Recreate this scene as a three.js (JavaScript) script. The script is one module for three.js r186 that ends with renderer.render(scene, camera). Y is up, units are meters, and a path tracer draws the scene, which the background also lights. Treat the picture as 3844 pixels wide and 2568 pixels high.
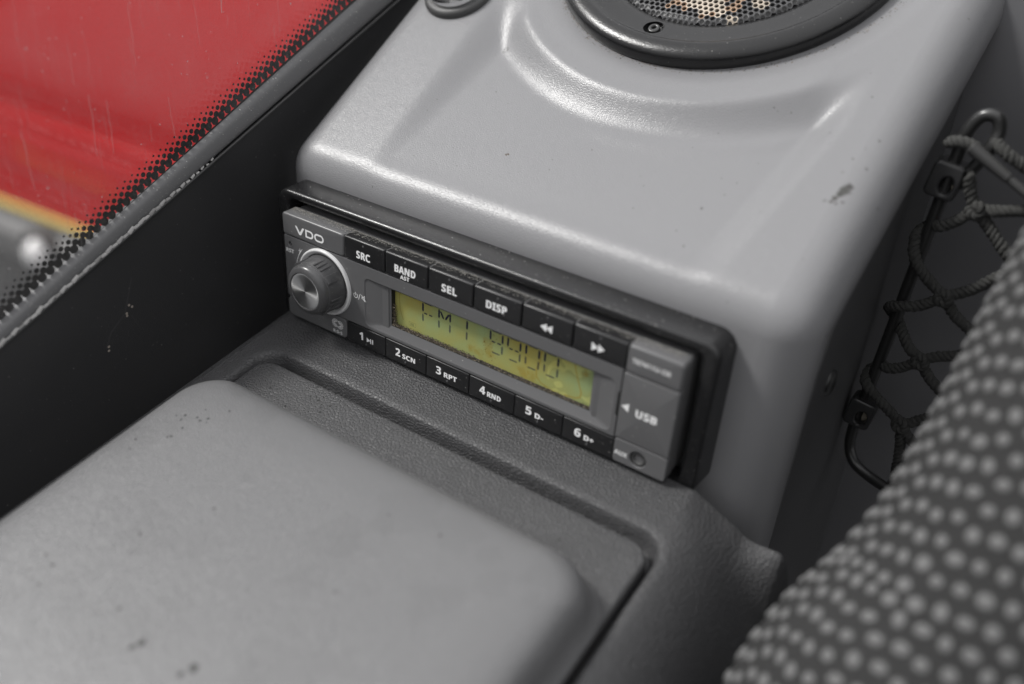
import * as THREE from 'three';
import { FontLoader } from 'three/addons/loaders/FontLoader.js';
import { mergeGeometries, toCreasedNormals } from 'three/addons/utils/BufferGeometryUtils.js';
import { Brush, Evaluator, SUBTRACTION } from 'three-bvh-csg';

// ---------------------------------------------------------------- camera, sky, light, exposure
const scene = new THREE.Scene();
const camera = new THREE.PerspectiveCamera(41.2255, 1024 / 684, 0.02, 30);
camera.position.set(0.21925, 0.152067, 0.223516);
camera.up.set(-0.336164, 0.855462, -0.393928);
camera.lookAt(0.173156, 0.100648, 0.151188);
camera.focus = 0.342;
camera.userData.fStop = 4.0;

const renderer = new THREE.WebGLRenderer({ antialias: true });
renderer.setSize(1024, 684);
renderer.toneMapping = THREE.LinearToneMapping;
renderer.toneMappingExposure = 2.3;
renderer.shadowMap.enabled = true;
renderer.shadowMap.type = THREE.PCFSoftShadowMap;

{ // overcast sky: brighter towards the zenith, dull ground half
  const w = 128, h = 64, d = new Float32Array(w * h * 4);
  for (let j = 0; j < h; j++) for (let i = 0; i < w; i++) {
    const el = ((j + 0.5) / h - 0.5) * Math.PI, s = Math.sin(el);
    const v = 0.56 * (s > 0 ? (1 + 2 * s) / 3 : 0.1);
    d.set([v, v * 1.0, v * 1.015, 1], (j * w + i) * 4);
  }
  const sky = new THREE.DataTexture(d, w, h, THREE.RGBAFormat, THREE.FloatType);
  sky.mapping = THREE.EquirectangularReflectionMapping;
  sky.magFilter = sky.minFilter = THREE.LinearFilter;
  sky.needsUpdate = true;
  scene.background = sky; scene.environment = sky;
}
const sun = new THREE.DirectionalLight(new THREE.Color(1, 0.985, 0.96), 1.5);
sun.position.set(-1.14, 1.5, 0.6); sun.target.position.set(0.06, 0, 0);
sun.castShadow = true; sun.shadow.radius = 22; sun.shadow.mapSize.set(2048, 2048);
Object.assign(sun.shadow.camera, { left: -0.5, right: 0.5, top: 0.5, bottom: -0.5, near: 0.5, far: 5 });
scene.add(sun, sun.target);

// ---------------------------------------------------------------- helpers (all shapes are written in millimetres)
const MM = 0.001, { PI, sin, cos, sqrt, abs, min, max, floor, hypot, atan2 } = Math;
const clamp = (x, a = 0, b = 1) => min(b, max(a, x));
const sstep = (a, b, x) => { const t = clamp((x - a) / (b - a)); return t * t * (3 - 2 * t); };
const lerp = (a, b, t) => a + (b - a) * t;
function rng(seed) { let a = seed >>> 0; return () => { a = (a + 0x6d2b79f5) >>> 0; let t = Math.imul(a ^ (a >>> 15), 1 | a); t = (t + Math.imul(t ^ (t >>> 7), 61 | t)) ^ t; return ((t ^ (t >>> 14)) >>> 0) / 4294967296; }; }
const taken = {};
function numbered(n) { const k = taken[n] = (taken[n] ?? -1) + 1; return k ? `${n}_${String(k).padStart(3, '0')}` : n; }
function mm(g) { if (!g.userData.mm) { g.scale(MM, MM, MM); g.userData.mm = true; } return g; }
function part(name, g, m, parent) {
  const o = new THREE.Mesh(mm(g), m); o.name = name; o.castShadow = o.receiveShadow = true; parent.add(o); return o;
}
function thing(name, label, category, group) {
  const o = new THREE.Group(); o.name = numbered(name); o.userData = { label, category }; if (group) o.userData.group = group; scene.add(o); return o;
}
function whole(name, g, m, label, category) { const o = part(numbered(name), g, m, scene); o.userData = { label, category }; return o; }
function structure(name, g, m, label) { const o = part(name, g, m, scene); o.userData = { kind: 'structure', label }; return o; }
const at = (o, x, y, z) => { o.position.set(x * MM, y * MM, z * MM); return o; };
function basis(o, X, Y, Z) { o.quaternion.setFromRotationMatrix(new THREE.Matrix4().makeBasis(new THREE.Vector3(...X), new THREE.Vector3(...Y), new THREE.Vector3(...Z))); return o; }
const V = (x, y, z) => new THREE.Vector3(x, y, z);

function boxUV(g) { // uv in mm, by the side a face points to; g without index
  const p = g.attributes.position, uv = new Float32Array(p.count * 2), a = V(), b = V(), c = V(), n = V();
  for (let i = 0; i < p.count; i += 3) {
    a.fromBufferAttribute(p, i); b.fromBufferAttribute(p, i + 1); c.fromBufferAttribute(p, i + 2);
    n.copy(b).sub(a).cross(V().copy(c).sub(a));
    const x = abs(n.x), y = abs(n.y), z = abs(n.z);
    [a, b, c].forEach((q, k) => { const e = z >= x && z >= y ? [q.x, q.y] : y >= x ? [q.x, q.z] : [q.z, q.y]; uv.set(e, (i + k) * 2); });
  }
  g.setAttribute('uv', new THREE.BufferAttribute(uv, 2)); return g;
}
function finish(g, crease = 0.6) { g.deleteAttribute('normal'); g = toCreasedNormals(g, crease); return boxUV(g); }
function rr(x0, x1, y0, y1, r, nc = 5) { // rounded rectangle, anticlockwise
  const o = []; r = max(r, 0.01);
  for (const [cx, cy, a0] of [[x1 - r, y1 - r, 0], [x0 + r, y1 - r, 0.5], [x0 + r, y0 + r, 1], [x1 - r, y0 + r, 1.5]])
    for (let i = 0; i <= nc; i++) { const a = (a0 + 0.5 * i / nc) * PI; o.push([cx + r * cos(a), cy + r * sin(a)]); }
  return o;
}
function loft(rings, cap0, cap1) { // rings of equal length, closed round
  const n = rings[0].length, pos = [], idx = [];
  rings.forEach((q) => q.forEach((p) => pos.push(...p)));
  for (let j = 0; j + 1 < rings.length; j++) for (let i = 0; i < n; i++) {
    const a = j * n + i, b = j * n + (i + 1) % n; idx.push(a, b, b + n, a, b + n, a + n);
  }
  const fan = (j, flip) => { const c = [0, 0, 0]; rings[j].forEach((p) => p.forEach((v, k) => c[k] += v / n)); const k = pos.length / 3; pos.push(...c);
    for (let i = 0; i < n; i++) { const a = j * n + i, b = j * n + (i + 1) % n; flip ? idx.push(b, a, k) : idx.push(a, b, k); } };
  if (cap0) fan(0, true); if (cap1) fan(rings.length - 1, false);
  const g = new THREE.BufferGeometry(); g.setAttribute('position', new THREE.Float32BufferAttribute(pos, 3)); g.setIndex(idx); return g;
}
function slab(x0, x1, y0, y1, r, zb, zf, bev = 0.35, nc = 5, nb = 4) { // plate with its front edge rounded
  const ring = (ins, z) => rr(x0 + ins, x1 - ins, y0 + ins, y1 - ins, r - ins, nc).map(([x, y]) => [x, y, z]);
  const R = [ring(0, zb), ring(0, zf - bev)];
  for (let i = 1; i <= nb; i++) { const a = i / nb * PI / 2; R.push(ring(bev * (1 - cos(a)), zf - bev + bev * sin(a))); }
  return finish(loft(R, true, true), 0.55);
}
function lathe(profile, seg = 64) { const g = new THREE.LatheGeometry(profile.map(([r, h]) => new THREE.Vector2(r, h)), seg); return g; }
function zLathe(profile, seg = 64) { return lathe(profile, seg).rotateX(PI / 2); }
function grid(nu, nv, f, uvf) {
  const pos = [], uv = [], idx = [];
  for (let j = 0; j <= nv; j++) for (let i = 0; i <= nu; i++) { const q = f(i / nu, j / nv, i, j); pos.push(q[0], q[1], q[2]); uv.push(...(uvf ? uvf(i / nu, j / nv, q) : [q[3], q[4]])); }
  for (let j = 0; j < nv; j++) for (let i = 0; i < nu; i++) { const a = j * (nu + 1) + i, b = a + 1, c = a + nu + 1, d = c + 1; idx.push(a, b, d, a, d, c); }
  const g = new THREE.BufferGeometry(); g.setAttribute('position', new THREE.Float32BufferAttribute(pos, 3)); g.setAttribute('uv', new THREE.Float32BufferAttribute(uv, 2)); g.setIndex(idx); g.computeVertexNormals(); return g;
}
function tube(points, r, seg = 64, rad = 12, closed = false) { return new THREE.TubeGeometry(new THREE.CatmullRomCurve3(points.map((p) => V(...p)), closed, 'centripetal'), seg, r, rad, closed); }
function rope(points, r, pitch, seed = 1) { // three twisted strands, uneven as worn cord is
  const c = new THREE.CatmullRomCurve3(points.map((p) => V(...p)), false, 'centripetal'), L = c.getLength(), n = max(8, floor(L / pitch * 9)), fr = c.computeFrenetFrames(n, false), out = [], rnd = rng(seed * 77 + floor(L * 10));
  for (let s = 0; s < 3; s++) {
    const q = [];
    for (let i = 0; i <= n; i++) { const a = i / n * L / pitch * 2 * PI + s * 2 * PI / 3 + 0.25 * (rnd() - 0.5), p = c.getPointAt(i / n), w = r * (0.56 + 0.12 * (rnd() - 0.5)); q.push(p.addScaledVector(fr.normals[i], cos(a) * w).addScaledVector(fr.binormals[i], sin(a) * w)); }
    const g = new THREE.TubeGeometry(new THREE.CatmullRomCurve3(q), n * 2, r * 0.56, 7), p = g.attributes.position, m = g.attributes.normal;
    for (let i = 0; i < p.count; i++) { const k = r * 0.16 * (rnd() - 0.4); p.setXYZ(i, p.getX(i) + m.getX(i) * k, p.getY(i) + m.getY(i) * k, p.getZ(i) + m.getZ(i) * k); }
    g.computeVertexNormals(); out.push(g);
  }
  return mergeGeometries(out);
}

// ---------------------------------------------------------------- procedural textures
function tileNoise(N, cells, seed) { // tiling gradient noise, about -1..1
  const rnd = rng(seed), gx = new Float32Array(cells * cells), gy = new Float32Array(cells * cells);
  for (let i = 0; i < cells * cells; i++) { const a = rnd() * 2 * PI; gx[i] = cos(a); gy[i] = sin(a); }
  const o = new Float32Array(N * N), k = cells / N;
  for (let y = 0; y < N; y++) for (let x = 0; x < N; x++) {
    const fx = x * k, fy = y * k, ix = floor(fx), iy = floor(fy), u = fx - ix, v = fy - iy, ix1 = (ix + 1) % cells, iy1 = (iy + 1) % cells;
    const d = (i, j, a, b) => gx[j * cells + i] * a + gy[j * cells + i] * b;
    const su = u * u * u * (u * (u * 6 - 15) + 10), sv = v * v * v * (v * (v * 6 - 15) + 10);
    o[y * N + x] = 1.5 * lerp(lerp(d(ix, iy, u, v), d(ix1, iy, u - 1, v), su), lerp(d(ix, iy1, u, v - 1), d(ix1, iy1, u - 1, v - 1), su), sv);
  }
  return o;
}
function tex(N, f, mmTile, srgb = false) { // greyscale or rgb function of the pixel index -> tiling texture, mmTile millimetres wide
  const d = new Float32Array(N * N * 4);
  for (let i = 0; i < N * N; i++) { const v = f(i, i % N, floor(i / N)); if (v.length) d.set([v[0], v[1], v[2], 1], i * 4); else d.set([v, v, v, 1], i * 4); }
  const t = new THREE.DataTexture(d, N, N, THREE.RGBAFormat, THREE.FloatType);
  t.wrapS = t.wrapT = THREE.RepeatWrapping; t.magFilter = t.minFilter = THREE.LinearFilter; t.repeat.set(1 / mmTile, 1 / mmTile); t.needsUpdate = true; return t;
}
const nA = tileNoise(1024, 64, 1), nB = tileNoise(1024, 128, 2), nC = tileNoise(1024, 16, 3), nD = tileNoise(1024, 5, 4), nE = tileNoise(1024, 256, 5);
// skin of the moulded vinyl: fine winding wrinkles
const grainTex = tex(1024, (i) => clamp(0.5 + 0.3 * (1 - 2 * abs(nA[i])) * 0.8 + 0.22 * nB[i] + 0.1 * nE[i] + 0.12 * nC[i] - 0.15), 52);
// leather grain: cells with sunk borders
const leatherTex = (() => {
  const N = 1024, c = 42, rnd = rng(77), px = [], py = []; for (let i = 0; i < c * c; i++) { px.push(rnd()); py.push(rnd()); }
  return tex(N, (i, x, y) => {
    const fx = (x + nA[i] * 4) / N * c, fy = (y + nB[i] * 4) / N * c, ix = floor(fx), iy = floor(fy); let a = 9, b = 9;
    for (let dj = -1; dj <= 1; dj++) for (let di = -1; di <= 1; di++) { const cx = ((ix + di) % c + c) % c, cy = ((iy + dj) % c + c) % c, k = cy * c + cx, dd = hypot(ix + di + px[k] - fx, (iy + dj + py[k] - fy) * 1.0); if (dd < a) { b = a; a = dd; } else if (dd < b) b = dd; }
    return clamp(0.75 * sstep(0.02, 0.42, b - a) + 0.18 * nC[i] + 0.1 * nB[i] + 0.1);
  }, 60);
})();
const fineTex = tex(512, (i, x, y) => { const k = y * 2 * 1024 + x * 2; return clamp(0.5 + 0.4 * nE[k] + 0.25 * nB[k]); }, 20);
const smearTex = tex(512, (i, x, y) => { const k = y * 2 * 1024 + x * 2; return clamp(0.92 + 0.07 * nD[k] + 0.05 * nC[k] + 0.03 * nA[k]); }, 90); // multiplies roughness
function canvasTex(w, h, x0, x1, y0, y1, draw, opt = {}) { // picture over the rectangle x0..x1, y0..y1 (mm, y up)
  const c = document.createElement('canvas'); c.width = w; c.height = h; const g = c.getContext('2d');
  const X = (x) => (x - x0) / (x1 - x0) * w, Y = (y) => (y1 - y) / (y1 - y0) * h, k = w / (x1 - x0);
  draw(g, X, Y, k);
  const t = new THREE.CanvasTexture(c); t.colorSpace = opt.data ? THREE.NoColorSpace : THREE.SRGBColorSpace; t.magFilter = t.minFilter = THREE.LinearFilter; t.generateMipmaps = false;
  t.wrapS = t.wrapT = opt.repeat ? THREE.RepeatWrapping : THREE.ClampToEdgeWrapping;
  t.repeat.set(1 / (x1 - x0), 1 / (y1 - y0)); t.offset.set(-x0 / (x1 - x0), -y0 / (y1 - y0)); t.needsUpdate = true; return t;
}
const blot = (g, x, y, r, c, rnd, n = 7) => { g.fillStyle = c; g.beginPath(); for (let i = 0; i <= n; i++) { const a = i / n * 2 * PI, q = r * (0.6 + 0.7 * rnd()); i ? g.lineTo(x + q * cos(a), y + q * sin(a)) : g.moveTo(x + q * cos(a), y + q * sin(a)); } g.fill(); };
function specks(g, w, h, n, rnd, rmin, rmax, col) { for (let i = 0; i < n; i++) blot(g, rnd() * w, rnd() * h, rmin + (rmax - rmin) * rnd() ** 3, col(rnd), rnd, 5); }
function speckMap(base, n, lo, hi, seed, tile = 70) {
  return canvasTex(1024, 1024, 0, tile, 0, tile, (g) => {
    const rnd = rng(seed); g.fillStyle = `rgb(${base},${base},${base + 1})`; g.fillRect(0, 0, 1024, 1024);
    specks(g, 1024, 1024, n, rnd, 0.8, 4.6, (r) => { const v = floor(lo + (hi - lo) * r() ** 2); return `rgba(${v},${v - 2},${v - 6},${0.25 + 0.6 * r()})`; });
  }, { repeat: true });
}

// ---------------------------------------------------------------- materials
const C = (r, g = r, b = r) => new THREE.Color().setRGB(r, g, b);
const mat = (o) => { const { bump, bumpScale, ...q } = o; const m = new (o.clearcoat || o.transmission || o.anisotropy || o.specularIntensity !== undefined ? THREE.MeshPhysicalMaterial : THREE.MeshStandardMaterial)(q); if (bump) { m.bumpMap = bump; m.bumpScale = bumpScale; } m.side = THREE.DoubleSide; return m; };
const podDirt = canvasTex(1920, 1280, -60, 180, -30, 130, (g, X, Y, k) => {
  const rnd = rng(31); g.fillStyle = '#f6f6f7'; g.fillRect(0, 0, 1920, 1280);
  for (let i = 0; i < 700; i++) { g.fillStyle = `rgba(255,255,255,${0.2 + 0.5 * rnd()})`; g.fillRect(rnd() * 1920, rnd() * 1280, 1.2 + 2 * rnd(), 1.2 + 2 * rnd()); }
  for (let i = 0; i < 120; i++) blot(g, rnd() * 1920, rnd() * 1280, 1 + 2 * rnd(), `rgba(90,85,80,${0.3 + 0.4 * rnd()})`, rnd, 5);
  for (let i = 0; i < 60; i++) { g.strokeStyle = `rgba(255,255,255,${0.25 * rnd()})`; g.lineWidth = 1; g.beginPath(); const x = rnd() * 1920, y = rnd() * 1280; g.moveTo(x, y); g.quadraticCurveTo(x + 20 * rnd() - 10, y + 12 * rnd(), x + 26 * rnd() - 13, y + 26 * rnd() - 13); g.stroke(); }
  for (const [x, y, r, a] of [[156.3, 41.5, 2.1, 0.45], [157.2, 43.6, 1.2, 0.4], [155.6, 39.6, 1.3, 0.45], [154.8, 37.6, 0.9, 0.5], [154.4, 36.2, 0.6, 0.5], [157.6, 37.2, 0.6, 0.35], [156.2, 36, 0.5, 0.4], [152.6, 35.8, 0.4, 0.4], [159, 52, 0.4, 0.4], [158, 64, 0.4, 0.35], [118, 22, 0.45, 0.4], [122, 30, 0.3, 0.3]])
    for (let i = 0; i < 4; i++) blot(g, X(x + 0.5 * (rnd() - 0.5)), Y(y + 0.5 * (rnd() - 0.5)), r * k * (0.6 + 0.5 * rnd()), `rgba(86,84,76,${a * 0.55})`, rnd, 9);
  for (let i = 0; i < 14; i++) blot(g, X(9.4 + 2.2 * (rnd() - 0.5)), Y(69.8 + 2.6 * (rnd() - 0.5)), k * (0.2 + 0.7 * rnd()), 'rgba(95,95,92,0.22)', rnd, 8);
  for (const [x, y] of [[41, 20.6], [41.7, 21], [42.2, 20.7], [41.5, 20.3]]) blot(g, X(x), Y(y), 0.35 * k, 'rgba(110,84,60,0.8)', rnd, 6);
  // crumbs and sand lying along the speaker's foot
  for (let i = 0; i < 900; i++) { const a = PI * (1.08 + 0.84 * rnd()), q = 69.3 + 2.2 * rnd() ** 2.5; const v = rnd(); blot(g, X(73.5 + q * cos(a)), Y(144.5 + q * sin(a)), 0.6 + 1.8 * rnd() ** 2, v < 0.3 ? 'rgba(150,110,80,0.8)' : v < 0.6 ? 'rgba(225,215,200,0.8)' : 'rgba(70,64,60,0.7)', rnd, 5); }
});
const M = {
  pod: mat({ color: C(0.235, 0.235, 0.24), map: podDirt, roughness: 0.32, bump: grainTex, bumpScale: 0.00009 }),
  trim: mat({ color: C(0.056, 0.056, 0.058), roughness: 0.5, roughnessMap: smearTex, bump: leatherTex, bumpScale: 0.00022 }),
  blackWall: mat({ color: C(1), roughness: 0.42, roughnessMap: smearTex, bump: grainTex, bumpScale: 0.00004 }),
  sidePanel: mat({ color: C(1), map: speckMap(76, 700, 105, 205, 5), roughness: 0.42, bump: fineTex, bumpScale: 0.00004 }),
  backPanel: mat({ color: C(0.15, 0.15, 0.157), roughness: 0.45, roughnessMap: smearTex, bump: fineTex, bumpScale: 0.00003 }),
  frame: mat({ color: C(1), map: speckMap(32, 1700, 80, 190, 6), roughness: 0.24, bump: fineTex, bumpScale: 0.00002 }),
  face: mat({ color: C(1), map: speckMap(98, 420, 118, 205, 7), roughness: 0.33, bump: fineTex, bumpScale: 0.000012 }),
  button: mat({ color: C(1), map: speckMap(35, 900, 80, 210, 8, 60), roughness: 0.32, bump: fineTex, bumpScale: 0.00001 }),
  print: mat({ color: C(0.88), roughness: 0.5 }),
  printGrey: mat({ color: C(0.74), roughness: 0.5 }),
  ring: mat({ color: C(0.66), roughness: 0.28 }),
  knob: mat({ color: C(1), map: speckMap(76, 900, 110, 210, 9, 40), roughness: 0.28 }),
  metal: mat({ color: C(0.85), metalness: 1, roughness: 0.4, anisotropy: 0.85 }),
  chrome: mat({ color: C(0.9), metalness: 1, roughness: 0.16 }),
  dark: mat({ color: C(0.012), roughness: 0.7 }),
  rubber: mat({ color: C(0.06), roughness: 0.5, bump: fineTex, bumpScale: 0.00003 }),
  speakerRing: mat({ color: C(1), map: speckMap(24, 500, 70, 180, 10), roughness: 0.25, bump: grainTex, bumpScale: 0.00006 }),
  grille: mat({ color: C(1), vertexColors: true, roughness: 0.42 }),
  rod: mat({ color: C(0.022), roughness: 0.3, clearcoat: 0.4, clearcoatRoughness: 0.3 }),
  clip: mat({ color: C(1), map: speckMap(48, 500, 80, 180, 12, 30), roughness: 0.35 }),
  cord: mat({ color: C(0.042, 0.042, 0.04), roughness: 0.9 }),
  wrap: mat({ color: C(0.045), roughness: 0.65 }),
  sand: mat({ color: C(0.3, 0.27, 0.22), roughness: 0.95, bump: fineTex, bumpScale: 0.0002 }),
  fabric: mat({ color: C(0.032), roughness: 0.95, bump: fineTex, bumpScale: 0.0003 }),
  dot: mat({ color: C(0.125), roughness: 0.95 }),
};

// ================================================================ SETTING
// ---- black wall below the side window; local axes: t along the sill (up and away), n across it, w towards the cab
const ET = [0, 0.3935, -0.9193], EN = [0, 0.9193, 0.3935], EX = [1, 0, 0];
const sillFrame = (o) => at(basis(o, ET, EN, EX), -58, 28.9, 0);
M.blackWall.map = canvasTex(1600, 1000, -150, 90, -150, 0, (g, X, Y, k) => {
  const rnd = rng(14); g.fillStyle = '#303031'; g.fillRect(0, 0, 1600, 1000);
  specks(g, 1600, 1000, 1500, rnd, 0.5, 2.4, (r) => `rgba(150,148,145,${0.1 + 0.5 * r()})`);
  for (let i = 0; i < 40; i++) { g.strokeStyle = `rgba(110,110,110,${0.15 * rnd()})`; g.lineWidth = 1 + rnd(); g.beginPath(); const x = rnd() * 1600, y = rnd() * 1000; g.moveTo(x, y); g.lineTo(x + 40 * (rnd() - 0.5), y + 60 * rnd()); g.stroke(); }
  for (const [t, n] of [[-68.8, -22.4], [-68.2, -23.8], [-71.3, -24.5], [-71.7, -25.4], [-83.9, -30.1], [-84.8, -31.5]]) { g.fillStyle = '#8d857c'; g.beginPath(); g.arc(X(t), Y(n), 0.52 * k, 0, 7); g.fill(); }
  g.strokeStyle = 'rgba(95,95,95,0.2)'; g.lineWidth = 4; g.beginPath(); g.moveTo(X(-62), Y(-14)); g.lineTo(X(-72), Y(-24)); g.lineTo(X(-80), Y(-26)); g.lineTo(X(-85), Y(-30)); g.stroke();
});
{
  const s = new THREE.Shape([[-260, -420], [330, -420], [330, 1], [-260, 1]].map((p) => new THREE.Vector2(...p)));
  const g = new THREE.ExtrudeGeometry(s, { depth: 14, bevelEnabled: false }); g.translate(0, 0, -14);
  sillFrame(structure('side_wall', g, M.blackWall, 'smooth black plastic wall below the window'));
}
// ---- dark moulded panel behind the net, with upright ribs low down
{
  const f = (u, v) => {
    const y = lerp(-420, 330, v), x = lerp(169.9, 420, u); let z = -152;
    for (const [c, w, h] of [[212, 7, 5], [236, 6, 4], [262, 8, 5]]) z += h * (1 - sstep(0, w, abs(x - c))) * (1 - sstep(-92, -78, y));
    z -= 4 * sstep(-60, -84, y);
    return [x, y, z, x, y];
  };
  structure('back_panel', grid(150, 120, f), M.backPanel, 'dark moulded panel behind the net pocket');
}

// ================================================================ CONSOLE POD (holds radio and speaker)
const A = 33 * PI / 180, N2 = [0, cos(A), sin(A)], E2 = [0, sin(A), -cos(A)], P0 = [0, 30.4, -24.3];
const podPoint = (x, s, h = 0) => [x, P0[1] + E2[1] * s + N2[1] * h, P0[2] + E2[2] * s + N2[2] * h];
function recess(X, s) { // sunk panel between two walls and an arc struck from the speaker, with a bead along the arc
  const d = hypot(X - 73.5, s - 144.5), k = clamp((s + 6) / 72);
  const depth = lerp(0.5, 5.4, k) * sstep(-16, 6, s);
  const L = sstep(-10, lerp(0, 9, k), X), Rr = 1 - sstep(lerp(124, 134, k), lerp(136, 147, k), X), arc = sstep(85, 101, d);
  const ends = sstep(6, 13, X) * (1 - sstep(127, 136, X)), bead = 0.8 * Math.exp(-(((d - 85.5) / 4.0) ** 2)) * ends + 0.4 * Math.exp(-(((d - 103) / 3.4) ** 2)) * ends * sstep(58, 76, X);
  return -depth * L * Rr * arc + bead * (s < 110 ? 1 : 0) - 1.0 * (1 - sstep(69, 78, d)) * sstep(60, 66, d);
}
{
  const xL = -51, xR = 169.8, r = 15, Rb = 16, yb = -80, y0 = 17, zf = -17, rows = [];
  for (let i = 0; i <= 16; i++) rows.push([lerp(yb, y0, i / 16), zf, 0, 1, lerp(yb, y0, i / 16) - y0 - 16]);
  for (let i = 1; i <= 14; i++) { const a = i / 14 * (PI / 2 - A); rows.push([y0 + Rb * sin(a), zf - Rb * (1 - cos(a)), sin(a), cos(a), Rb * a - 16]); }
  const ss = []; for (let s = 1; s < 132; s += 1.15) ss.push(s); for (let s = 134; s <= 330; s += 6) ss.push(s);
  const e = rows[rows.length - 1];
  for (const s of ss) rows.push([e[0] + sin(A) * s, e[1] - cos(A) * s, cos(A), sin(A), s]);
  const cols = []; // [x, drop along -normal, 1 on the flat]
  cols.push([xL, r + 2]); for (let i = 0; i <= 12; i++) { const a = i / 12 * PI / 2; cols.push([xL + r * (1 - sin(PI / 2 - a + 0) ) , r * (1 - sin(a))]); }
  for (let x = xL + r + 1.2; x < xR - r; x += 1.2) cols.push([x, 0]);
  for (let i = 12; i >= 0; i--) { const a = i / 12 * PI / 2; cols.push([xR - r * (1 - sin(PI / 2 - a)), r * (1 - sin(a))]); } cols.push([xR, r + 2]);
  const g = grid(cols.length - 1, rows.length - 1, (u, v, i, j) => {
    const [x, d] = cols[i], [y, z, ny, nz, s] = rows[j], h = -d + (s > -16 ? recess(x, s) : 0);
    return [x + 0.034 * max(0, s) * sstep(60, 160, x), y + ny * h, z + nz * h, x, s];
  });
  const pod = thing('console_pod', 'grey vinyl moulded console shell around the radio and speaker', 'console');
  part('shell', g, M.pod, pod);
}
// ---- black side panel of the pod
{
  const t = thing('side_trim_panel', 'flat black trim panel on the right flank of the grey console', 'trim panel');
  const s = new THREE.Shape(), q = (z, y, f) => s[f](-z, y);
  q(-33, -320, 'moveTo'); q(-33, 3, 'lineTo'); q(-39, 18, 'lineTo'); q(-160, 97, 'lineTo'); q(-160, -320, 'lineTo'); s.closePath();
  const g = new THREE.ExtrudeGeometry(s, { depth: 8, bevelEnabled: true, bevelSize: 0.8, bevelThickness: 0.8, bevelSegments: 3 }); g.rotateY(PI / 2); // shape x -> -z
  g.translate(161.3, 0, 0); part('panel', g, M.sidePanel, t);
  const b = lathe([[0, 1.6], [3.4, 1.6], [4.4, 0.9], [4.6, 0]], 32).rotateZ(-PI / 2); b.translate(170.1, -11.5, -55); part('fastener', b, M.rod, t);
}

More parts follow.
